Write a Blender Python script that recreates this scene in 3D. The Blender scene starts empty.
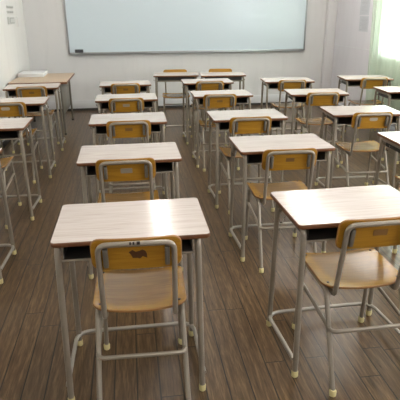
import bpy, bmesh, math, random
from mathutils import Vector, Matrix, noise as mnoise

random.seed(7)
S = bpy.context.scene
COL = S.collection
PI = math.pi
R = math.radians

# ------------------------------------------------------------------ materials
class NT:
    def __init__(s, name):
        s.m = bpy.data.materials.new(name); s.m.use_nodes = True
        s.t = s.m.node_tree; s.n = s.t.nodes; s.l = s.t.links
        s.b = s.n['Principled BSDF']; s.out = s.n['Material Output']
    def add(s, kind, **kw):
        n = s.n.new(kind)
        for k, v in kw.items():
            if k[0] == '_': setattr(n, k[1:], v)
            else: n.inputs[k.replace('__', ' ')].default_value = v
        return n
    def link(s, a, b): s.l.new(a, b)
    def math(s, op, a, b=None, c=None):
        n = s.n.new('ShaderNodeMath'); n.operation = op
        for i, v in enumerate((a, b, c)):
            if v is None: continue
            if isinstance(v, (int, float)): n.inputs[i].default_value = v
            else: s.link(v, n.inputs[i])
        return n.outputs[0]
    def mix(s, f, a, b, blend='MIX'):
        n = s.n.new('ShaderNodeMix'); n.data_type = 'RGBA'; n.blend_type = blend
        for k, v in ((0, f), (6, a), (7, b)):
            if isinstance(v, (int, float)): n.inputs[k].default_value = v
            elif isinstance(v, tuple): n.inputs[k].default_value = (*v, 1) if len(v) == 3 else v
            else: s.link(v, n.inputs[k])
        return n.outputs[2]
    def ramp(s, f, stops):
        n = s.n.new('ShaderNodeValToRGB')
        e = n.color_ramp.elements
        while len(e) < len(stops): e.new(.5)
        for el, (p, c) in zip(e, stops):
            el.position = p; el.color = (*c, 1) if len(c) == 3 else c
        s.link(f, n.inputs[0]); return n.outputs[0]
    def coord(s, scale=(1, 1, 1), rnd=False, rot=(0, 0, 0)):
        tc = s.n.new('ShaderNodeTexCoord')
        v = tc.outputs['Object']
        if rnd:
            oi = s.n.new('ShaderNodeObjectInfo')
            a = s.n.new('ShaderNodeVectorMath'); a.operation = 'ADD'
            c = s.n.new('ShaderNodeCombineXYZ')
            m = s.math('MULTIPLY', oi.outputs['Random'], 37.0)
            s.link(m, c.inputs[0]); s.link(m, c.inputs[1]); s.link(m, c.inputs[2])
            s.link(v, a.inputs[0]); s.link(c.outputs[0], a.inputs[1]); v = a.outputs[0]
        mp = s.n.new('ShaderNodeMapping'); mp.inputs['Scale'].default_value = scale
        mp.inputs['Rotation'].default_value = rot
        s.link(v, mp.inputs[0]); return mp.outputs[0]
    def noise(s, v, scale, detail=4, rough=.55, dist=0):
        n = s.add('ShaderNodeTexNoise', Scale=scale, Detail=detail, Roughness=rough, Distortion=dist)
        s.link(v, n.inputs['Vector']); return n.outputs['Fac']
    def base(s, c, rough=.5, metal=0, spec=.5, coat=0, coatr=.1):
        if isinstance(c, tuple): s.b.inputs['Base Color'].default_value = (*c, 1)
        else: s.link(c, s.b.inputs['Base Color'])
        if isinstance(rough, (int, float)): s.b.inputs['Roughness'].default_value = rough
        else: s.link(rough, s.b.inputs['Roughness'])
        s.b.inputs['Metallic'].default_value = metal
        s.b.inputs['Specular IOR Level'].default_value = spec
        s.b.inputs['Coat Weight'].default_value = coat
        s.b.inputs['Coat Roughness'].default_value = coatr
        return s
    def bump(s, h, strength=.2, dist=.01):
        n = s.add('ShaderNodeBump', Strength=strength, Distance=dist)
        s.link(h, n.inputs['Height']); s.link(n.outputs[0], s.b.inputs['Normal'])

def mat_laminate():
    t = NT('white_wood_laminate')
    v = t.coord((4.0, 85, 20), True)
    n1 = t.noise(v, 1.0, 5, .6, .6)
    v2 = t.coord((1.2, 14, 8), True)
    n2 = t.noise(v2, 1.0, 3, .5, .8)
    c = t.ramp(n1, [(.36, (.54, .455, .405)), (.48, (.625, .55, .50)), (.62, (.67, .605, .565))])
    c = t.mix(t.math('MULTIPLY', n2, .35), c, (.56, .485, .44), 'MIX')
    oi = t.n.new('ShaderNodeObjectInfo')
    t.base(c, t.math('ADD', t.math('MULTIPLY', n2, .06), .12), 0, .36, 0)
    return t.m
def mat_edge():
    t = NT('brown_edge_band')
    n = t.noise(t.coord((8, 8, 60), True), 1, 3)
    t.base(t.mix(n, (.10, .034, .012), (.20, .08, .028)), .4)
    return t.m
def mat_ply(name, worn):
    t = NT(name)
    v = t.coord((3.5, 45, 30) if worn else (3.5, 30, 60), True)
    g = t.noise(v, 1, 5, .6, 1.2)
    big = t.noise(t.coord((2, 9, 9), True), 1, 3, .5, .5)
    c = t.ramp(g, [(.28, (.26, .122, .010)), (.5, (.37, .182, .017)), (.75, (.45, .235, .028))])
    c = t.mix(t.math('MULTIPLY', big, .5), c, (.31, .148, .013))
    if worn:
        tc = t.n.new('ShaderNodeTexCoord'); sp = t.n.new('ShaderNodeSeparateXYZ')
        t.link(tc.outputs['Object'], sp.inputs[0])
        oi = t.n.new('ShaderNodeObjectInfo')
        x = t.math('DIVIDE', t.math('ADD', sp.outputs[0], t.math('MULTIPLY', t.math('SUBTRACT', oi.outputs['Random'], .2), .05)), .150)
        y = t.math('DIVIDE', t.math('SUBTRACT', sp.outputs[1], .02), .165)
        r2 = t.math('ADD', t.math('POWER', t.math('ABSOLUTE', x), 4.0), t.math('POWER', t.math('ABSOLUTE', y), 4.0))
        r2 = t.math('ADD', r2, t.math('MULTIPLY', t.math('SUBTRACT', t.noise(t.coord((9, 9, 9), True), 1, 4), .5), .9))
        mr = t.add('ShaderNodeMapRange'); mr.inputs[1].default_value = .5; mr.inputs[2].default_value = 1.2
        mr.inputs[3].default_value = .80; mr.inputs[4].default_value = 0
        t.link(r2, mr.inputs[0])
        worn_c = t.ramp(g, [(.3, (.15, .074, .018)), (.7, (.27, .145, .042))])
        c = t.mix(mr.outputs[0], c, worn_c)
    t.base(c, .20 if worn else .33, 0, (.26 if worn else .4))
    return t.m
def mat_plyedge():
    t = NT('plywood_edge'); t.base(t.mix(t.noise(t.coord((4, 4, 300)), 1, 2), (.20, .08, .02), (.38, .19, .05)), .5); return t.m
def mat_paint():
    t = NT('beige_grey_painted_steel')
    n = t.noise(t.coord((20, 20, 20), True), 1, 4)
    n2 = t.noise(t.coord((60, 60, 90), True), 1, 3)
    c = t.mix(n, (.255, .218, .168), (.31, .265, .208))
    spots = t.ramp(n2, [(.66, (0, 0, 0)), (.74, (1, 1, 1))])
    c = t.mix(t.math('MULTIPLY', spots, .1), c, (.22, .18, .14))
    t.base(c, .30, .30, .5); return t.m
def mat_dark_paint():
    t = NT('dark_grey_painted_steel'); n = t.noise(t.coord((15, 15, 15), True), 1, 3)
    t.base(t.mix(n, (.055, .05, .048), (.09, .083, .08)), .45, .2); return t.m
def mat_chrome():
    t = NT('worn_bright_steel'); n = t.noise(t.coord((40, 40, 40), True), 1, 3)
    t.base(t.mix(n, (.42, .40, .38), (.62, .60, .57)), t.math('ADD', t.math('MULTIPLY', n, .15), .12), .95); return t.m
def mat_simple(name, c1, c2=None, rough=.6, metal=0, sc=15):
    t = NT(name); c2 = c2 or tuple(x*.85 for x in c1)
    t.base(t.mix(t.noise(t.coord((sc,)*3, True), 1, 3), c2, c1), rough, metal); return t.m
def mat_wall(name, c1, c2, seed):
    t = NT(name)
    n = t.noise(t.coord((.9, .9, 1.1)), 1.0+seed*.1, 5, .6, .4)
    f = t.noise(t.coord((60, 60, 60)), 1, 3)
    st = t.noise(t.coord((5, 5, .7)), 1.3, 3, .6, .3)
    c = t.mix(n, c1, c2)
    c = t.mix(t.math('MULTIPLY', t.ramp(st, [(.5, (0, 0, 0)), (.75, (1, 1, 1))]), .25), c, tuple(x*.82 for x in c2))
    t.base(c, .75, 0, .3); t.bump(f, .12, .002); return t.m
def mat_floor():
    t = NT('brown_plank_flooring')
    tc = t.n.new('ShaderNodeTexCoord'); sp = t.n.new('ShaderNodeSeparateXYZ'); t.link(tc.outputs['Object'], sp.inputs[0])
    X, Y = sp.outputs[0], sp.outputs[1]
    W, Lp = .098, 1.15
    xr = t.math('DIVIDE', t.math('ADD', X, .043), W); row = t.math('FLOOR', xr); fx = t.math('FRACT', xr)
    wn = t.n.new('ShaderNodeTexWhiteNoise'); wn.noise_dimensions = '1D'; t.link(row, wn.inputs['W'])
    yr = t.math('ADD', t.math('DIVIDE', Y, Lp), t.math('MULTIPLY', wn.outputs['Value'], 3.7))
    cell = t.math('FLOOR', yr); fy = t.math('FRACT', yr)
    wn2 = t.n.new('ShaderNodeTexWhiteNoise'); wn2.noise_dimensions = '2D'
    cb = t.n.new('ShaderNodeCombineXYZ'); t.link(row, cb.inputs[0]); t.link(cell, cb.inputs[1]); t.link(cb.outputs[0], wn2.inputs['Vector'])
    rnd = wn2.outputs['Value']
    gx = t.math('ADD', X, t.math('MULTIPLY', rnd, 13.0)); gy = t.math('ADD', Y, t.math('MULTIPLY', rnd, 29.0))
    cv = t.n.new('ShaderNodeCombineXYZ'); t.link(t.math('MULTIPLY', gx, 12), cv.inputs[0]); t.link(t.math('MULTIPLY', gy, 2.2), cv.inputs[1])
    wv = t.add('ShaderNodeTexWave', Scale=.55, Distortion=9.0, Detail=3.0, Detail__Scale=1.1, Detail__Roughness=.6, _wave_type='BANDS', _bands_direction='X')
    t.link(cv.outputs[0], wv.inputs['Vector'])
    cv2 = t.n.new('ShaderNodeCombineXYZ'); t.link(t.math('MULTIPLY', gx, 110), cv2.inputs[0]); t.link(t.math('MULTIPLY', gy, 9), cv2.inputs[1])
    fine = t.noise(cv2.outputs[0], 1, 4, .65, .3)
    blot = t.noise(t.coord((1.3, .8, 1)), 1.2, 4, .6)
    g = t.math('ADD', t.math('MULTIPLY', wv.outputs['Fac'], .13), t.math('MULTIPLY', fine, .92))
    c = t.ramp(g, [(.30, (.032, .0165, .0063)), (.52, (.098, .057, .026)), (.74, (.20, .126, .061))])
    c = t.mix(t.math('MULTIPLY', t.math('SUBTRACT', 1.0, rnd), .30), c, (.062, .038, .020))
    c = t.mix(t.math('MULTIPLY', blot, .35), c, (.085, .050, .025))
    ex = t.math('MINIMUM', fx, t.math('SUBTRACT', 1.0, fx)); ey = t.math('MINIMUM', fy, t.math('SUBTRACT', 1.0, fy))
    sx = t.math('LESS_THAN', ex, .030); sy = t.math('LESS_THAN', ey, .0022)
    seam = t.math('MAXIMUM', sx, sy)
    c = t.mix(t.math('MULTIPLY', seam, .92), c, (.010, .007, .005))
    t.base(c, t.math('ADD', t.math('MULTIPLY', fine, .16), .23), 0, .36)
    t.bump(t.math('SUBTRACT', t.math('MULTIPLY', g, .25), seam), .35, .0015)
    return t.m
def mat_curtain():
    t = NT('pale_green_sheer_cloth')
    n = t.noise(t.coord((30, 30, 400)), 1, 2)
    c = t.mix(n, (.72, .84, .68), (.78, .89, .74))
    d = t.n.new('ShaderNodeBsdfDiffuse'); t.link(c, d.inputs[0])
    tr = t.n.new('ShaderNodeBsdfTranslucent'); t.link(c, tr.inputs[0])
    tp = t.n.new('ShaderNodeBsdfTransparent'); tp.inputs[0].default_value = (.92, .97, .9, 1)
    m1 = t.n.new('ShaderNodeMixShader'); m1.inputs[0].default_value = .5; t.link(d.outputs[0], m1.inputs[1]); t.link(tr.outputs[0], m1.inputs[2])
    m2 = t.n.new('ShaderNodeMixShader'); m2.inputs[0].default_value = .38; t.link(m1.outputs[0], m2.inputs[1]); t.link(tp.outputs[0], m2.inputs[2])
    t.link(m2.outputs[0], t.out.inputs[0]); return t.m
def mat_glass():
    t = NT('window_glass')
    g = t.n.new('ShaderNodeBsdfGlossy'); g.inputs['Roughness'].default_value = .02
    tp = t.n.new('ShaderNodeBsdfTransparent'); tp.inputs[0].default_value = (.96, .98, .97, 1)
    m = t.n.new('ShaderNodeMixShader'); m.inputs[0].default_value = .06
    t.link(tp.outputs[0], m.inputs[1]); t.link(g.outputs[0], m.inputs[2]); t.link(m.outputs[0], t.out.inputs[0]); return t.m
def mat_emit(name, c, s):
    t = NT(name); t.base((.9, .9, .9), .4)
    t.b.inputs['Emission Color'].default_value = (*c, 1); t.b.inputs['Emission Strength'].default_value = s; return t.m

M = dict(lam=mat_laminate(), edge=mat_edge(), ply=mat_ply('golden_plywood', False), seat=mat_ply('worn_seat_plywood', True),
         plyedge=mat_plyedge(), paint=mat_paint(), dark=mat_dark_paint(), chrome=mat_chrome(), floor=mat_floor(),
         foot=mat_simple('cream_rubber', (.70, .60, .30), (.55, .47, .22), .6),
         box=mat_simple('dark_book_box_steel', (.075, .068, .06), (.05, .045, .04), .5, .3),
         bracket=mat_simple('grey_steel_bracket', (.22, .20, .165), (.17, .155, .125), .4, .5),
         rivet=mat_simple('dark_rivet', (.02, .012, .008), None, .95, 0),
         wb=mat_simple('whiteboard_enamel', (.63, .715, .775), (.61, .70, .76), .18, 0, 1.5),
         alu=mat_simple('aluminium', (.42, .43, .44), (.36, .37, .38), .35, .9),
         eraser=mat_simple('black_felt_plastic', (.035, .037, .045), None, .7),
         wallb=mat_wall('warm_grey_wall_paint', (.73, .72, .72), (.66, .65, .65), 1),
         wallr=mat_wall('cool_grey_wall_paint', (.72, .70, .73), (.65, .635, .665), 3),
         walll=mat_wall('cream_wall_paint', (.77, .76, .745), (.73, .72, .70), 2),
         skirt=mat_simple('pale_skirting_paint', (.72, .72, .74), (.66, .66, .68), .5, 0, 4),
         skirtd=mat_simple('dark_skirting_rubber', (.05, .045, .04), None, .6),
         ceil=mat_simple('white_ceiling_board', (.78, .77, .74), None, .9, 0, 3),
         cur=mat_curtain(), glass=mat_glass(),
         wframe=mat_simple('white_window_frame', (.7, .7, .7), None, .4, .2),
         table=mat_simple('beige_table_laminate', (.56, .41, .27), (.49, .35, .22), .3, 0, 6),
         paper=mat_simple('white_paper', (.78, .79, .80), (.74, .75, .76), .7),
         notice=mat_simple('grey_white_notice_paper', (.56, .57, .60), (.52, .53, .56), .7),
         ink=mat_simple('grey_print', (.42, .42, .45), None, .8),
         plastic=mat_simple('grey_white_plastic', (.60, .60, .58), (.56, .56, .54), .45),
         pgrey=mat_simple('grey_plastic', (.42, .42, .40), None, .45),
         lblgrey=mat_simple('grey_label', (.30, .25, .20), (.24, .20, .15), .5, 0, 200),
         lbldark=mat_simple('dark_brown_glue_residue', (.085, .026, .005), (.04, .014, .004), .6, 0, 160),
         lblbrown=mat_simple('brown_label', (.20, .10, .03), (.16, .08, .02), .5, 0, 200),
         lblwhite=mat_simple('pale_label', (.48, .42, .34), (.34, .29, .22), .5, 0, 200),
         tube=mat_emit('fluorescent_tube_glow', (1.0, .945, .885), 41.0),
         )

# ------------------------------------------------------------------ mesh helpers
def newobj(name, bm, mats, parent=None, loc=(0, 0, 0), rot=(0, 0, 0), smooth=True):
    bmesh.ops.recalc_face_normals(bm, faces=bm.faces)
    me = bpy.data.meshes.new(name); bm.to_mesh(me); bm.free()
    for m in (mats if isinstance(mats, (list, tuple)) else [mats]): me.materials.append(M[m])
    if smooth:
        me.polygons.foreach_set('use_smooth', [True]*len(me.polygons))
        try: me.set_sharp_from_angle(angle=R(38))
        except Exception: pass
    o = bpy.data.objects.new(name, me); COL.objects.link(o)
    o.location = loc; o.rotation_euler = rot
    if parent: o.parent = parent
    return o
def add_box(bm, x0, x1, y0, y1, z0, z1, bev=0, seg=2, mi=0):
    r = bmesh.ops.create_cube(bm, size=1)
    vs = r['verts']
    for v in vs:
        v.co = Vector(((x0+x1)/2+v.co.x*(x1-x0), (y0+y1)/2+v.co.y*(y1-y0), (z0+z1)/2+v.co.z*(z1-z0)))
    fs = set(f for v in vs for f in v.link_faces)
    for f in fs: f.material_index = mi
    if bev:
        es = list(set(e for v in vs for e in v.link_edges))
        bmesh.ops.bevel(bm, geom=es, offset=bev, segments=seg, affect='EDGES', profile=.5)
    return bm
def box(x0, x1, y0, y1, z0, z1, bev=0, seg=2):
    return add_box(bmesh.new(), x0, x1, y0, y1, z0, z1, bev, seg)
def fillet(pts, rad, n=6):
    pts = [Vector(p) for p in pts]
    out = [pts[0]]
    for i in range(1, len(pts)-1):
        p, a, b = pts[i], pts[i-1]-pts[i], pts[i+1]-pts[i]
        r = rad[i] if isinstance(rad, (list, tuple)) else rad
        if r <= 0: out.append(p); continue
        ang = a.angle(b); d = min(r/math.tan(ang/2), a.length*.48, b.length*.48)
        p0, p1 = p+a.normalized()*d, p+b.normalized()*d
        for k in range(n+1):
            t = k/n
            out.append(p0*(1-t)**2 + p*2*t*(1-t)*.97 + (p0+p1)*.5*2*t*(1-t)*.03 + p1*t*t)
    out.append(pts[-1]); return out
def add_tube(bm, pts, r, seg=12, cap=True):
    pts = [Vector(p) for p in pts]
    n = len(pts); rings = []
    tan = [(pts[min(i+1, n-1)]-pts[max(i-1, 0)]).normalized() for i in range(n)]
    up = Vector((0, 0, 1)) if abs(tan[0].z) < .9 else Vector((1, 0, 0))
    u = tan[0].cross(up).normalized()
    for i in range(n):
        if i:
            u = (u - tan[i]*u.dot(tan[i])).normalized()
        v = tan[i].cross(u)
        rr = r[i] if isinstance(r, (list, tuple)) else r
        rings.append([bm.verts.new(pts[i]+(u*math.cos(2*PI*k/seg)+v*math.sin(2*PI*k/seg))*rr) for k in range(seg)])
    for i in range(n-1):
        for k in range(seg):
            bm.faces.new((rings[i][k], rings[i][(k+1) % seg], rings[i+1][(k+1) % seg], rings[i+1][k]))
    if cap:
        bm.faces.new(rings[0][::-1]); bm.faces.new(rings[-1])
    return bm
def tube(pts, r, seg=12): return add_tube(bmesh.new(), pts, r, seg)
def rrect(w, h, r, n=5, rb=None):
    """outline of a rounded rectangle, counter clockwise; rb: radius of the two lower corners"""
    pts = []
    for cx, cy, a0 in ((1, 1, 0), (-1, 1, 90), (-1, -1, 180), (1, -1, 270)):
        rr = (rb if (rb is not None and cy < 0) else r)
        for k in range(n+1):
            a = R(a0+90*k/n)
            pts.append((cx*(w/2-rr)+rr*math.cos(a), cy*(h/2-rr)+rr*math.sin(a)))
    return pts
def slab(outline, z0, z1, bev=.003, fn=None, mid=1, grid=None):
    """closed slab from an outline with softened rims; faces on the rim get material 1"""
    dense = []
    for i, p in enumerate(outline):
        q = outline[(i+1) % len(outline)]; k = max(1, int(math.hypot(q[0]-p[0], q[1]-p[1])/.03))
        dense += [(p[0]+(q[0]-p[0])*j/k, p[1]+(q[1]-p[1])*j/k) for j in range(k)]
    outline = dense
    bm = bmesh.new()
    cx = sum(p[0] for p in outline)/len(outline); cy = sum(p[1] for p in outline)/len(outline)
    def ring(s, z):
        o = []
        for x, y in outline:
            d = math.hypot(x-cx, y-cy)
            o.append(bm.verts.new((cx+(x-cx)*(1-s/d), cy+(y-cy)*(1-s/d), z)))
        return o
    L = [(None, z1)]
    inner = [.85, .6, .3]
    rings = []
    def sc(f, z):
        return [bm.verts.new((cx+(x-cx)*f, cy+(y-cy)*f, z)) for x, y in outline]
    c1 = bm.verts.new((cx, cy, z1)); c0 = bm.verts.new((cx, cy, z0))
    fr = [.12, .26, .40, .53, .65, .76, .86, .94]
    seq = [sc(q, z1) for q in fr]+[ring(bev, z1), ring(0, z1-bev), ring(0, z0+bev), ring(bev, z0)]+[sc(q, z0) for q in fr[::-1]]
    k0 = len(fr)
    n = len(outline)
    for k in range(n):
        bm.faces.new((c1, seq[0][k], seq[0][(k+1) % n]))
        bm.faces.new((c0, seq[-1][(k+1) % n], seq[-1][k]))
    for i in range(len(seq)-1):
        for k in range(n):
            f = bm.faces.new((seq[i][k], seq[i+1][k], seq[i+1][(k+1) % n], seq[i][(k+1) % n]))
            if i in (k0, k0+1, k0+2): f.material_index = mid
    if fn:
        for v in bm.verts: v.co = Vector(fn(*v.co))
    return bm
def empty(name, loc=(0, 0, 0), rz=0):
    o = bpy.data.objects.new(name, None); COL.objects.link(o); o.empty_display_size = .1
    o.location = loc; o.rotation_euler = (0, 0, rz); return o
def tag(o, label=None, cat=None, group=None, kind=None):
    if label: o['label'] = label
    if cat: o['category'] = cat
    if group: o['group'] = group
    if kind: o['kind'] = kind
    return o
def struct(name, bm, m, parent=None, **k):
    o = newobj(name, bm, m, parent, **k)
    if not parent: o['kind'] = 'structure'
    return o
KIDS = {}
def copy_tree(o):
    kids = list(o.children)
    c = o.copy(); COL.objects.link(c)
    for ch in kids:
        cc = copy_tree(ch); cc.parent = c
    return c

# ------------------------------------------------------------------ room shell
XL, XR, YB, YF, ZC = -1.560, 3.425, 8.388, -2.6, 2.75
T = .15
struct('floor', box(XL-T, XR+T, YF-T, YB+T, -.12, 0), 'floor', smooth=False)
struct('ceiling', box(XL-T, XR+T, YF-T, YB+T, ZC, ZC+.12), 'ceil', smooth=False)
wb_ = box(XL-T, XR+T, YB, YB+T, 0, ZC)
struct('wall_front', wb_, 'wallb', smooth=False)
struct('wall_left', box(XL-T, XL, YF, YB, 0, ZC), 'walll', smooth=False)
struct('wall_back', box(XL-T, XR+T, YF-T, YF, 0, ZC), 'wallb', smooth=False)
# right wall with two window openings
WINS = [(3.85, 6.62), (-.4, 2.9)]
SILL, HEAD = .94, 2.25
bm = bmesh.new()
ys = [YF]
for a, b in sorted(WINS): ys += [a, b]
ys.append(YB)
for i in range(0, len(ys), 2): add_box(bm, XR, XR+T, ys[i], ys[i+1], 0, ZC)
for a, b in WINS:
    add_box(bm, XR, XR+T, a, b, 0, SILL); add_box(bm, XR, XR+T, a, b, HEAD, ZC)
struct('wall_right', bm, 'wallr', smooth=False)
# corner pipe casing
struct('trim_1', box(3.262, XR, YB-.085, YB, 0, ZC, .006), 'wallb')
# wall panel battens: thin raised seams
struct('trim_2', box(2.94, 3.262, YB-.006, YB, 1.293, 1.301), 'skirt', smooth=False)
struct('trim_3', box(XR-.006, XR, 6.85, YB, .980, .990), 'skirt', smooth=False)
struct('baseboard_front', box(XL, 3.262, YB-.012, YB, .038, .17, .002), 'skirt')
struct('baseboard_left', box(XL, XL+.012, YF, YB-.012, .0, .07, .002), 'skirtd')
struct('baseboard_right', box(XR-.012, XR, YF, YB, .0, .07, .002), 'skirt')
struct('trim_4', box(XL+.012, 3.262, YB-.018, YB, 0, .038), 'skirtd', smooth=False)
for i, (a, b) in enumerate(WINS):
    w = empty('window_%d' % (i+1), (XR+.08, (a+b)/2, SILL)); w['kind'] = 'structure'
    L2 = (b-a)/2; H = HEAD-SILL
    bm = bmesh.new()
    add_box(bm, -.03, .03, -L2, L2, 0, .05); add_box(bm, -.03, .03, -L2, L2, H-.05, H)
    for y in (-L2, -L2/2-.02, -.02, L2/2-.02, L2-.04): add_box(bm, -.03, .03, y, y+.04, .05, H-.05)
    newobj('window_frame', bm, 'wframe', w, smooth=False)
    for k in range(4):
        y0 = -L2+.04+k*(2*L2-.04)/4
        newobj('pane', box(-.004, .004, y0, y0+(2*L2-.04)/4-.04, .05, H-.05), 'glass', w, smooth=False)
    newobj('window_sill', box(-.12, -.03, -L2, L2, -.02, .012, .003), 'wframe', w)

# curtain, hung on a rail
def curtain(y0, y1, z0, z1, label, seed):
    rnd = random.Random(seed)
    root = empty('curtain', (XR-.075, (y0+y1)/2, z0))
    bm = bmesh.new(); N = int((y1-y0)/.011); K = 26
    ph = [rnd.uniform(0, 6.28) for _ in range(6)]
    grid = []
    for j in range(K+1):
        t = j/K; row = []
        for i in range(N+1):
            y = y0+(y1-y0)*i/N
            f = .024*math.sin(y*44+ph[0]+1.0*math.sin(y*5+ph[1])) + .012*math.sin(y*83+ph[2]) + .014*math.sin(y*19+ph[3]+t*.8)
            f *= .6*(.75+.35*(1-t))
            # gathered edge bows outward towards the hem
            yy = y + .13*t*(max(0, 1-(y1-y)/.6))
            row.append(bm.verts.new((f, yy-(y0+y1)/2, t*(z1-z0) + .01*math.sin(y*44)*(1-t))))
        grid.append(row)
    for j in range(K):
        for i in range(N): bm.faces.new((grid[j][i], grid[j][i+1], grid[j+1][i+1], grid[j+1][i]))
    newobj('cloth', bm, 'cur', root)
    newobj('curtain_rail', tube([(0, y0-(y0+y1)/2-.1, z1-z0+.02), (0, y1-(y0+y1)/2+.1, z1-z0+.02)], .012, 10), 'wframe', root)
    tag(root, label, 'curtain'); return root
curtain(3.65, 6.83, .30, 2.42, 'pale green sheer curtain hanging in folds over the bright window', 3)

# ceiling lamps (light the classroom; seen only as glossy reflections)
def lamp(x, y, ln, label):
    root = empty('ceiling_lamp', (x, y, ZC-.105))
    newobj('housing', box(-.11, .11, -ln/2, ln/2, .055, .105, .01), 'wframe', root)
    for s in (-1, 1):
        newobj('lamp_tube', tube([(s*.055, -ln/2+.03, .022), (s*.055, ln/2-.03, .022)], .016, 10), 'tube', root)
    newobj('end_cap', box(-.1, .1, -ln/2, -ln/2+.03, 0, .055), 'wframe', root)
    newobj('end_cap', box(-.1, .1, ln/2-.03, ln/2, 0, .055), 'wframe', root)
    tag(root, label, 'lamp', 'fluorescent ceiling lamps')
LX = [(.32, 'over the second desk column'), (2.50, 'over the fourth desk column')]
for x, w in LX:
    for y, q in ((6.75, 'closest to the whiteboard'), (5.35, 'second from the whiteboard'), (2.2, 'over the middle of the room'), (-.9, 'behind the nearest desks')):
        lamp(x, y, 1.25, 'twin-tube fluorescent ceiling lamp %s, %s' % (w, q))

# ------------------------------------------------------------------ whiteboard
root = empty('whiteboard', (.995, YB-.03, .913))
W2, H2 = 1.923, 1.2
newobj('board_panel', box(-W2, W2, .004, .028, 0, H2), 'wb', root, smooth=False)
bm = bmesh.new()
add_box(bm, -W2, W2, -.006, .028, -.012, .012, .002); add_box(bm, -W2, W2, -.006, .028, H2-.012, H2+.012, .002)
add_box(bm, -W2-.012, -W2+.010, -.006, .028, -.012, H2+.012, .002); add_box(bm, W2-.010, W2+.012, -.006, .028, -.012, H2+.012, .002)
newobj('board_frame', bm, 'alu', root)
newobj('pen_tray', box(-W2+.02, W2-.02, -.040, -.006, -.020, -.008, .003), 'alu', root)
tag(root, 'wide white board in a thin metal frame on the front wall', 'whiteboard')
root = empty('board_eraser', (-.774, YB-.0655, .925))
newobj('felt_pad', box(-.065, .065, .012, .036, .004, .045, .004), 'eraser', root)
newobj('grip', box(-.060, .060, -.008, .012, .000, .049, .005), 'eraser', root)
tag(root, 'small black board eraser at the lower left corner of the whiteboard', 'eraser')

# notices on the right wall
def notice(y0, y1, z0, z1, label, seed):
    rr = random.Random(seed)
    root = empty('wall_notice', (XR-.003, (y0+y1)/2, z0))
    w = (y1-y0)/2; h = z1-z0
    newobj('paper_sheet', box(-.0012, .0012, -w, w, 0, h), 'notice', root, smooth=False)
    bm = bmesh.new(); z = h-.025
    while z > .02:
        add_box(bm, -.0022, -.0012, -w+.03+rr.uniform(0, .02), w-.03-rr.uniform(0, .08), z-.002, z+.002); z -= .018
    newobj('faint_text_lines', bm, 'ink', root, smooth=False)
    tag(root, label, 'notice', 'paper notices on the right wall')
notice(7.13, 7.42, 1.228, 1.440, 'grey-white paper notice on the right wall, the lower of two sheets', 1)
notice(7.14, 7.44, 1.456, 1.74, 'grey-white paper notice on the right wall, the upper of two sheets', 2)

# switches on the left wall
def plate(y0, y1, z0, z1, n, label, cat, nm):
    root = empty(nm, (XL+.0, (y0+y1)/2, z0)); w = (y1-y0)/2; h = z1-z0
    newobj('face_plate', box(0, .008, -w, w, 0, h, .002), 'plastic', root)
    for k in range(n):
        a = -w+.018+k*(2*w-.036)/n
        newobj('switch_rocker', box(.008, .014, a+.004, a+(2*w-.036)/n-.004, h*.25, h*.75, .002), 'pgrey', root)
    tag(root, label, cat)
    return root
plate(7.28, 7.66, 1.575, 1.612, 3, 'slim upper light switch plate high on the left wall', 'switch', 'light_switch')
plate(7.26, 7.63, 1.512, 1.548, 3, 'slim lower light switch plate on the left wall, just above the control box', 'switch', 'light_switch')
root = empty('wall_control_box', (XL, 7.38, 1.378))
newobj('casing', box(0, .03, -.15, .15, 0, .092, .004), 'plastic', root)
newobj('cover_rim', box(.03, .034, -.135, .135, .010, .082, .002), 'pgrey', root)
newobj('cover_face', box(.034, .036, -.120, .120, .022, .070, .001), 'plastic', root)
tag(root, 'square grey-white control box on the left wall under the light switches', 'control box')
root = empty('cable_cover', (XL, 7.86, 1.33))  # narrow cable cover, a base channel with lid; no switch in it
newobj('channel', box(0, .01, -.035, .035, 0, .14, .003), 'walll', root)
newobj('channel_lid', box(.01, .014, -.024, .024, .008, .132, .002), 'walll', root)
tag(root, 'narrow upright cover plate on the left wall right of the control box', 'wall plate')

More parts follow.
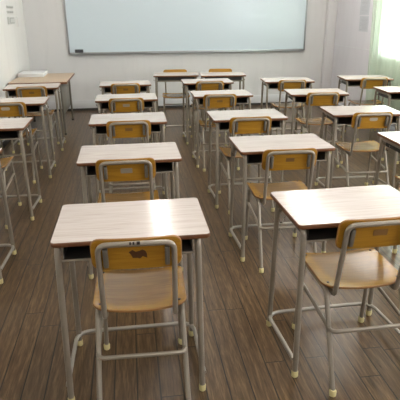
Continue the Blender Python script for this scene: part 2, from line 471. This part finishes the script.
# ------------------------------------------------------------------ desk prototype
DH = .731
FT = .0125  # tube radius
def make_desk():
    root = empty('school_desk')
    newobj('desktop', slab(rrect(.60, .40, .018, 6), DH-.018, DH, .003), ['lam', 'edge'], root)
    # book box, open towards the sitter
    bm = bmesh.new()
    x, y0, y1, z0, z1, t = .245, -.165, .15, DH-.086, DH-.020, .0015
    add_box(bm, -x, x, y0, y1, z0, z0+t)
    add_box(bm, -x, -x+t, y0, y1, z0, z1); add_box(bm, x-t, x, y0, y1, z0, z1)
    add_box(bm, -x, x, y1-t, y1, z0, z1)
    newobj('book_box', bm, 'box', root, smooth=False)
    newobj('box_rim', tube(fillet([(-.268, -.172, z0+.001), (.268, -.172, z0+.001)], 0), .0048, 8), 'paint', root)
    newobj('back_rail', tube([(-.268, .158, z0+.01), (.268, .158, z0+.01)], .009, 8), 'paint', root)
    for sx in (-1, 1):
        for sy in (-1, 1):
            top = (sx*.266, sy*.168, DH-.034); bot = (sx*.275, -.206 if sy < 0 else .182, .022)
            pts = fillet([(sx*.266, sy*.10, DH-.036), top, bot], .035)
            lg = newobj('leg', tube(pts, FT), 'paint', root)
            bm = bmesh.new()
            v = Vector(bot)
            add_tube(bm, [v+Vector((0, 0, -.022)), v+Vector((0, 0, -.018)), v+Vector((0, 0, .004)), v+Vector((0, 0, .010))], [.011, 0.0145, .0152, .0132], 12)
            newobj('rubber_foot', bm, 'foot', lg)
        newobj('side_rail', tube([(sx*.266, -.10, DH-.036), (sx*.266, .10, DH-.036)], FT), 'paint', root)
        newobj('bag_hook', tube(fillet([(sx*.279, .03, DH-.05), (sx*.286, .03, DH-.085), (sx*.300, .03, DH-.085), (sx*.303, .03, DH-.066)], .008, 4), .0028, 6), 'chrome', root)
    # low U-shaped foot bar: near legs -> back corners -> across
    pts = fillet([(-.283, -.200, .088), (-.283, .203, .062), (.283, .203, .062), (.283, -.200, .088)], .075, 10)
    newobj('foot_bar', tube(pts, .0095), 'chromeish', root)
    return root
def mat_chromeish():
    t = NT('bright_worn_paint_steel'); n = t.noise(t.coord((7, 7, 7), True), 1, 3)
    t.base(t.mix(n, (.38, .345, .295), (.42, .385, .335)), .28, .55); return t.m
M['chromeish'] = mat_chromeish()

# ------------------------------------------------------------------ chair prototype
SZ = .430
def make_chair():
    root = empty('school_chair')
    def seatfn(x, y, z):
        # rear narrower, rear rim bows out, seat dished across
        w = 1.0
        yy = y - (.020*(1-(x/.18)**2) if y < 0 else 0)*min(1, abs(y)/.16)
        dz = .008*(x/.18)**2 - .004*math.cos(x*9) - .012*max(0, (y-.11)/.055)**2*.6 + .004*max(0, (-y-.12)/.05)
        return (x*w, yy, z+dz)
    st = newobj('seat', slab(rrect(.378, .33, .035, 6, .045), SZ-.011, SZ, .003, seatfn), ['seat', 'plyedge'], root)
    for sx in (-1, 1):
        for sy in (-.135, .125):
            x, y = sx*(.158 if sy < 0 else .163), sy
            zz = seatfn(x, y, SZ)[2]
            bm = bmesh.new(); add_tube(bm, [(x, y, zz-.002), (x, y, zz+.0022)], .006, 8)
            newobj('rivet', bm, 'rivet', st)
    # back frame: inverted U leaning back
    r = .0105; hw = .139
    zt, yt, yb = .740, -.229, -.158
    pts = [(-hw, -.085, SZ-.036), (-hw, yb-.014, SZ-.036), (-hw, yb-.030, SZ+.06), (-hw, yt, zt), (hw, yt, zt), (hw, yb-.030, SZ+.06), (hw, yb-.014, SZ-.036), (hw, -.085, SZ-.036)]
    newobj('back_frame', tube(fillet(pts, [0, .028, .2, .036, .036, .2, .028, 0], 8), r), 'paint', root)
    # backrest board in front of the frame (towards the desk), curved in plan
    tilt = math.atan2(yb-.030-yt, zt-SZ-.06)
    bh = .138
    def bfn(x, y, z):
        # y -> up, z -> thickness (towards sitter)
        c = .009*(x/.17)**2
        return (x, z+c, y)
    bk = newobj('backrest', slab(rrect(.336, bh, .034, 6), 0, .011, .0035, bfn), ['ply', 'plyedge'], root,
                loc=(0, yt+.0108+math.tan(tilt)*(.054), zt+.016-bh/2), rot=(tilt, 0, 0))
    for sx in (-1, 1):
        newobj('bracket', box(sx*.113-.009, sx*.113+.009, -.010, .010, -.040, .040, .004), 'bracket', root,
               loc=(0, yt+.0050+math.tan(tilt)*.05, zt+.010-bh/2), rot=(tilt, 0, 0))
    # legs
    for sx in (-1, 1):
        xt = sx*.168
        # rear
        bot = Vector((sx*.176, -.325, .022))
        pts = fillet([(xt, .0, SZ-.024), (xt, -.150, SZ-.024), bot], .045, 8)
        lg = newobj('leg', tube(pts, r), 'paint', root)
        add = lambda v, p: newobj('rubber_foot', add_tube(bmesh.new(), [v+Vector((0, 0, -.022)), v+Vector((0, 0, -.018)), v+Vector((0, 0, .004)), v+Vector((0, 0, .010))], [.010, .0145, .0155, .012], 12), 'foot', p)
        add(bot, lg)
        bot = Vector((sx*.180, .158, .022))
        pts = fillet([(xt, .0, SZ-.024), (xt, .118, SZ-.024), bot], .035, 8)
        lg = newobj('leg', tube(pts, r), 'paint', root); add(bot, lg)
    # stretcher U: front legs -> rear corners -> across
    za, zb = .295, .262
    newobj('stretcher', tube(fillet([(-.176, .128, za), (-.172, -.245, zb), (.172, -.245, zb), (.176, .128, za)], .03, 8), .0088), 'paint', root)
    return root

desk0 = make_desk()
chair0 = make_chair()
used = {'d': False, 'c': False}
def place(kind, x, y, rz, label, name_group, tilt=(0, 0)):
    src = desk0 if kind == 'd' else chair0
    o = src if not used[kind] else copy_tree(src)
    used[kind] = True
    o.location = (x, y, 0); o.rotation_euler = (tilt[0], tilt[1], rz)
    tag(o, label, 'desk' if kind == 'd' else 'chair', name_group)
    return o

CN = {0: 'leftmost column', 1: 'second column from the left', 2: 'middle column', 3: 'fourth column from the left', 4: 'rightmost column'}
RN = {1: 'nearest the camera', 2: 'second from the camera', 3: 'third from the camera', 4: 'fourth from the camera', 5: 'at the far end'}
DESKS = {  # x, y, rz degrees
 'c1r1': (-.040, 1.895, -.2), 'c1r2': (-.029, 2.939, .4), 'c1r3': (-.034, 3.982, -.1), 'c1r4': (-.047, 5.038, .8), 'c1r5': (-.062, 6.083, 1.7),
 'c2r1': (.922, 1.925, 1.5), 'c2r2': (.934, 3.020, .3), 'c2r3': (.924, 3.960, .2), 'c2r4': (.923, 5.107, -.6), 'c2r5': (.924, 6.095, .1),
 'c3r2': (1.968, 2.976, -.7), 'c3r3': (1.924, 3.976, -4.2), 'c3r4': (1.915, 5.034, -4.9), 'c3r5': (1.908, 6.017, -5.1),
 'c4r5': (2.931, 6.041, -7.5), 'c4r4': (2.939, 5.038, -2.5),
 'c0r5': (-1.120, 6.025, 2.4), 'c0r4': (-1.110, 4.992, 1.3), 'c0r3': (-1.095, 3.936, -.2), 'c0r2': (-1.114, 2.960, 0)}
DL = {
 'c0r2': 'pale-topped pupil desk cut off by the left photo edge, nearest of the leftmost column',
 'c0r3': 'pale-topped pupil desk in the leftmost column, third back from the long beige table',
 'c0r4': 'pale-topped pupil desk in the leftmost column, second from the long beige table',
 'c0r5': 'pale-topped pupil desk in the leftmost column, right up against the long beige table',
 'c1r1': 'largest pale-topped desk at the lower left, bright lamp reflection on its top',
 'c1r2': 'pale-topped desk directly ahead of the largest one at the lower left',
 'c1r3': 'pale-topped desk, middle one of the five in the second column from the left',
 'c1r4': 'pale-topped desk in the second column from the left, second from the front wall',
 'c1r5': 'pale-topped desk in the second column from the left, closest to the front wall',
 'c2r1': 'large pale-topped desk at the right, ahead of the chair cut by the photo edge',
 'c2r2': 'pale-topped desk directly ahead of the large one at the right',
 'c2r3': 'pale-topped desk, middle one of the five in the middle column',
 'c2r4': 'pale-topped desk in the middle column, second from the far end',
 'c2r5': 'pale-topped desk in the middle column, farthest of its pupil desks before the turned pair',
 'c3r2': 'pale-topped desk cut by the right photo edge, nearest in the fourth column',
 'c3r3': 'pale-topped desk in the fourth column, its chair back carrying a pale oval label',
 'c3r4': 'pale-topped desk in the fourth column from the left, second from the front wall',
 'c3r5': 'pale-topped desk in the fourth column from the left, closest to the front wall',
 'c4r4': 'pale-topped desk cut by the right photo edge below the green curtain',
 'c4r5': 'pale-topped desk by the right wall corner beside the green curtain, slightly turned',
}
DG = 'pale-topped pupil desks in rows'
CG = 'golden plywood school chairs behind the desks'
# the two turned desks before the front wall
for (x, y, a, lb) in ((.619, 6.878, 175.5, 'left one of two turned desks with a dark rim near the front wall'), (1.240, 6.768, 175.0, 'right one of two turned desks with a dark rim near the front wall')):
    place('d', x, y, R(a), lb, 'turned desks facing the class')

for k, (x, y, a) in sorted(DESKS.items(), key=lambda q: q[0] == 'c1r1'):   # the spread one last
    o = place('d', x, y, R(a), DL[k], DG)
    if k == 'c1r1':   # the top sits slightly askew on its frame
        tp = [c for c in o.children if c.name.startswith('desktop')][0]
        tp.location = (.013, .004, 0)

CHAIRS = {  # x, y at the backrest, rz
 'c1r1': (-.012, 1.664, -1.5), 'c1r2': (-.052, 2.744, -.3), 'c1r3': (-.031, 3.759, .3), 'c1r4': (-.049, 4.836, .7), 'c1r5': (-.059, 5.885, .8),
 'c2r1': (.948, 1.702, .6), 'c2r2': (.922, 2.766, -1.5), 'c2r3': (.911, 3.765, 0), 'c2r4': (.872, 4.912, -1), 'c2r5': (.927, 5.895, 0),
 'c3r2': (1.985, 2.775, -1), 'c3r3': (1.922, 3.773, -2.5), 'c3r4': (1.910, 4.848, -4), 'c3r5': (1.906, 5.888, -4),
 'c4r5': (2.945, 5.878, -5), 'c4r4': (2.93, 4.85, -3),
 'c0r5': (-1.097, 5.902, 1), 'c0r4': (-1.137, 4.865, 1.5), 'c0r3': (-1.157, 3.82, .5)}
CL = {
 'c1r1': 'nearest golden plywood chair at the lower left, dark torn glue mark on its back',
 'c1r2': 'golden plywood chair with a grey rectangular label on its back, second in its column',
 'c1r3': 'golden plywood chair with a plain back, behind the middle desk of the second column',
 'c1r4': 'golden plywood chair, fourth from the camera in the second column, small faint back label',
 'c1r5': 'golden plywood chair, farthest of the second column from the left',
 'c2r1': 'golden plywood chair cut by the right photo edge, brown rectangular label on its back',
 'c2r2': 'golden plywood chair directly ahead of the large desk at the right',
 'c2r3': 'golden plywood chair, third from the camera in the middle column',
 'c2r4': 'golden plywood chair, fourth from the camera in the middle column',
 'c2r5': 'golden plywood chair, farthest of those facing the whiteboard in the middle column',
 'c3r2': 'plywood chair at the right photo edge of which only a seat corner shows',
 'c3r3': 'golden plywood chair with a pale oval label on its back, fourth column',
 'c3r4': 'golden plywood chair in the fourth column from the left, second from the front wall',
 'c3r5': 'golden plywood chair in the fourth column from the left, closest to the front wall',
 'c4r4': 'plywood chair just at the right photo edge below the green curtain',
 'c4r5': 'golden plywood chair in front of the green curtain near the right wall corner',
 'c0r3': 'plywood chair at the left photo edge of which only the seat and legs show',
 'c0r4': 'golden plywood chair at the left edge with a whitish blotch on its back',
 'c0r5': 'golden plywood chair in the leftmost column closest to the long beige table',
}
CH = {}
for k, (x, y, a) in CHAIRS.items():
    d = .201
    if k in DESKS:   # pushed in until the backrest just clears the desktop
        dx, dy, da = DESKS[k]
        lim = dy-.2-.024+(x-dx)*math.tan(R(da))-.17*abs(math.sin(R(a-da)))
        y = min(y, lim)
    CH[k] = place('c', x-d*math.sin(R(a)), y+d*math.cos(R(a)), R(a), CL[k], CG)
for (x, y, a, lb) in ((.625, 6.975, 177, 'left one of two chairs turned to face the class at the turned desks'), (1.262, 6.945, 175, 'right one of two chairs turned to face the class at the turned desks')):
    place('c', x, y, R(a), lb, 'chairs facing the class')

# labels and marks on backrests (outer face looks to -y)
def kid(o, nm): return [c for c in o.children if c.name.split('.')[0] == nm][0]
def label_on(key, m, x0, x1, z0, z1, nm='label_sticker', shape='rect'):
    b = kid(CH[key], 'backrest')
    bm = bmesh.new()
    w, h = x1-x0, z1-z0
    if shape == 'rect': out = rrect(w, h, min(w, h)*.12, 3)
    elif shape == 'oval': out = rrect(w, h, min(w, h)*.46, 6)
    else:
        rr = random.Random(5); out = []
        prof = [(-1, .5), (-.75, -.1), (-.6, -.75), (-.35, -.2), (-.1, -.5), (.1, -.95), (.3, -.8), (.5, -.45), (.75, -.7), (1, -.85), (.95, .1), (.8, .65), (.5, .95), (.2, .75), (0, .3), (-.25, .55), (-.6, .95)]
        out = [(px*w/2, py*h/2) for px, py in prof]
    cx, cz = (x0+x1)/2, (z0+z1)/2
    top = [bm.verts.new((cx+px, -.0016+.009*((cx+px)/.17)**2, cz+pz)) for px, pz in out]
    bot = [bm.verts.new((cx+px, .0006+.009*((cx+px)/.17)**2, cz+pz)) for px, pz in out]
    f = bm.faces.new(top); bm.faces.new(bot[::-1])
    n = len(out)
    for i in range(n): bm.faces.new((top[i], top[(i+1) % n], bot[(i+1) % n], bot[i]))
    bmesh.ops.triangulate(bm, faces=[f])
    newobj(nm, bm, m, b, smooth=False)
label_on('c1r1', 'lbldark', -.028, .039, -.020, .022, 'glue_mark', 'torn')
label_on('c1r2', 'lblgrey', -.030, .036, -.016, .014)
label_on('c1r3', 'lblbrown', -.028, .028, -.012, .014)
label_on('c1r4', 'lblgrey', -.034, .030, -.014, .012)
label_on('c1r5', 'lblbrown', -.026, .030, -.012, .012)
label_on('c2r1', 'lblbrown', -.022, .040, -.008, .020)
label_on('c2r4', 'lblbrown', -.030, .026, -.012, .012)
label_on('c2r2', 'lblbrown', -.026, .026, -.010, .014)
label_on('c3r3', 'lblwhite', -.028, .040, -.002, .026, 'label_sticker', 'oval')
label_on('c0r4', 'lblwhite', -.052, .026, -.004, .026, 'label_sticker', 'oval')
label_on('c0r5', 'lblbrown', -.026, .030, -.012, .012)
# small stencilled marks on the top tube of the nearest chair
bf = kid(CH['c1r1'], 'back_frame')
bm = bmesh.new()
for x in (-.020, -.008, .006, .012):
    add_box(bm, x-.003, x+.003, -.229-.0112, -.229-.004, .740+.001, .740+.0098)
newobj('stencil_mark', bm, 'rivet', bf, smooth=False)

# ------------------------------------------------------------------ long beige table by the left wall
root = empty('long_table', (-1.170, 7.145, 0))
TZ = .69; wx, wy = .365, .515
newobj('tabletop', slab(rrect(2*wx, 2*wy, .012, 3), TZ-.026, TZ, .003), ['table', 'edge'], root)
for sx in (-1, 1):
    for sy in (-1, 1):
        x, y = sx*(wx-.085), sy*(wy-.035)
        lg = newobj('leg', tube([(x, y, TZ-.03), (x, y, .02)], .0135), 'bracket', root)
        newobj('foot_cap', tube([(x, y, .022), (x, y, 0)], .018, 12), 'dark', lg)
    newobj('side_rail', box(sx*(wx-.085)-.012, sx*(wx-.085)+.012, -wy+.05, wy-.05, TZ-.070, TZ-.026, .002), 'bracket', root)
newobj('end_rail', box(-wx+.085, wx-.085, -wy+.03, -wy+.05, TZ-.070, TZ-.026, .002), 'bracket', root)
newobj('modesty_panel', box(wx-.100, wx-.088, -wy+.09, wy-.12, .24, TZ-.070, .002), 'bracket', root)
tag(root, 'long beige-topped table with dark metal legs along the left wall', 'table')
# flat white box on the table
root = empty('flat_box', (-1.355, 7.43, TZ))
newobj('box_base', box(-.170, .170, -.19, .19, 0, .036, .004), 'paper', root)
newobj('box_lid', box(-.175, .175, -.195, .195, .028, .048, .004), 'paper', root)
tag(root, 'flat white box lying on the long beige table by the left wall', 'box')

# ------------------------------------------------------------------ world, camera
w = bpy.data.worlds.new('sky'); S.world = w; w.use_nodes = True
nt = w.node_tree; bg = nt.nodes['Background']
bg.inputs[0].default_value = (.95, .95, 1.0, 1); bg.inputs[1].default_value = 10.5
for i, (a, b) in enumerate(WINS):
    ld = bpy.data.lights.new('window_portal', 'AREA'); ld.shape = 'RECTANGLE'
    ld.size = HEAD-SILL; ld.size_y = b-a
    ld.cycles.is_portal = True
    lo = bpy.data.objects.new('window_portal', ld); COL.objects.link(lo)
    lo.location = (XR+.14, (a+b)/2, (SILL+HEAD)/2); lo.rotation_euler = (0, R(90), 0)

cd = bpy.data.cameras.new('camera'); cam = bpy.data.objects.new('camera', cd); COL.objects.link(cam); S.camera = cam
f, pitch, yaw, roll, h = 495.5526, .364082, .135297, -.00755703, 1.524167
cd.sensor_width = 36; cd.sensor_fit = 'HORIZONTAL'; cd.lens = f*36/400; cd.clip_start = .05
F = Vector((math.sin(yaw)*math.cos(pitch), math.cos(yaw)*math.cos(pitch), -math.sin(pitch)))
Rv = Vector((math.cos(yaw), -math.sin(yaw), 0)); U = Rv.cross(F)
R2 = Rv*math.cos(roll)+U*math.sin(roll); U2 = -Rv*math.sin(roll)+U*math.cos(roll)
mw = Matrix((R2, U2, -F)).transposed().to_4x4(); mw.translation = Vector((0, 0, h))
cam.matrix_world = mw

S.view_settings.view_transform = 'Standard'; S.view_settings.look = 'None'
S.view_settings.exposure = 0.16; S.view_settings.gamma = 1; S.view_settings.use_curve_mapping = False
S.cycles.use_denoising = True
S.cycles.max_bounces = 8; S.cycles.diffuse_bounces = 5; S.cycles.glossy_bounces = 4
S.cycles.transparent_max_bounces = 12
S.cycles.sample_clamp_indirect = 6
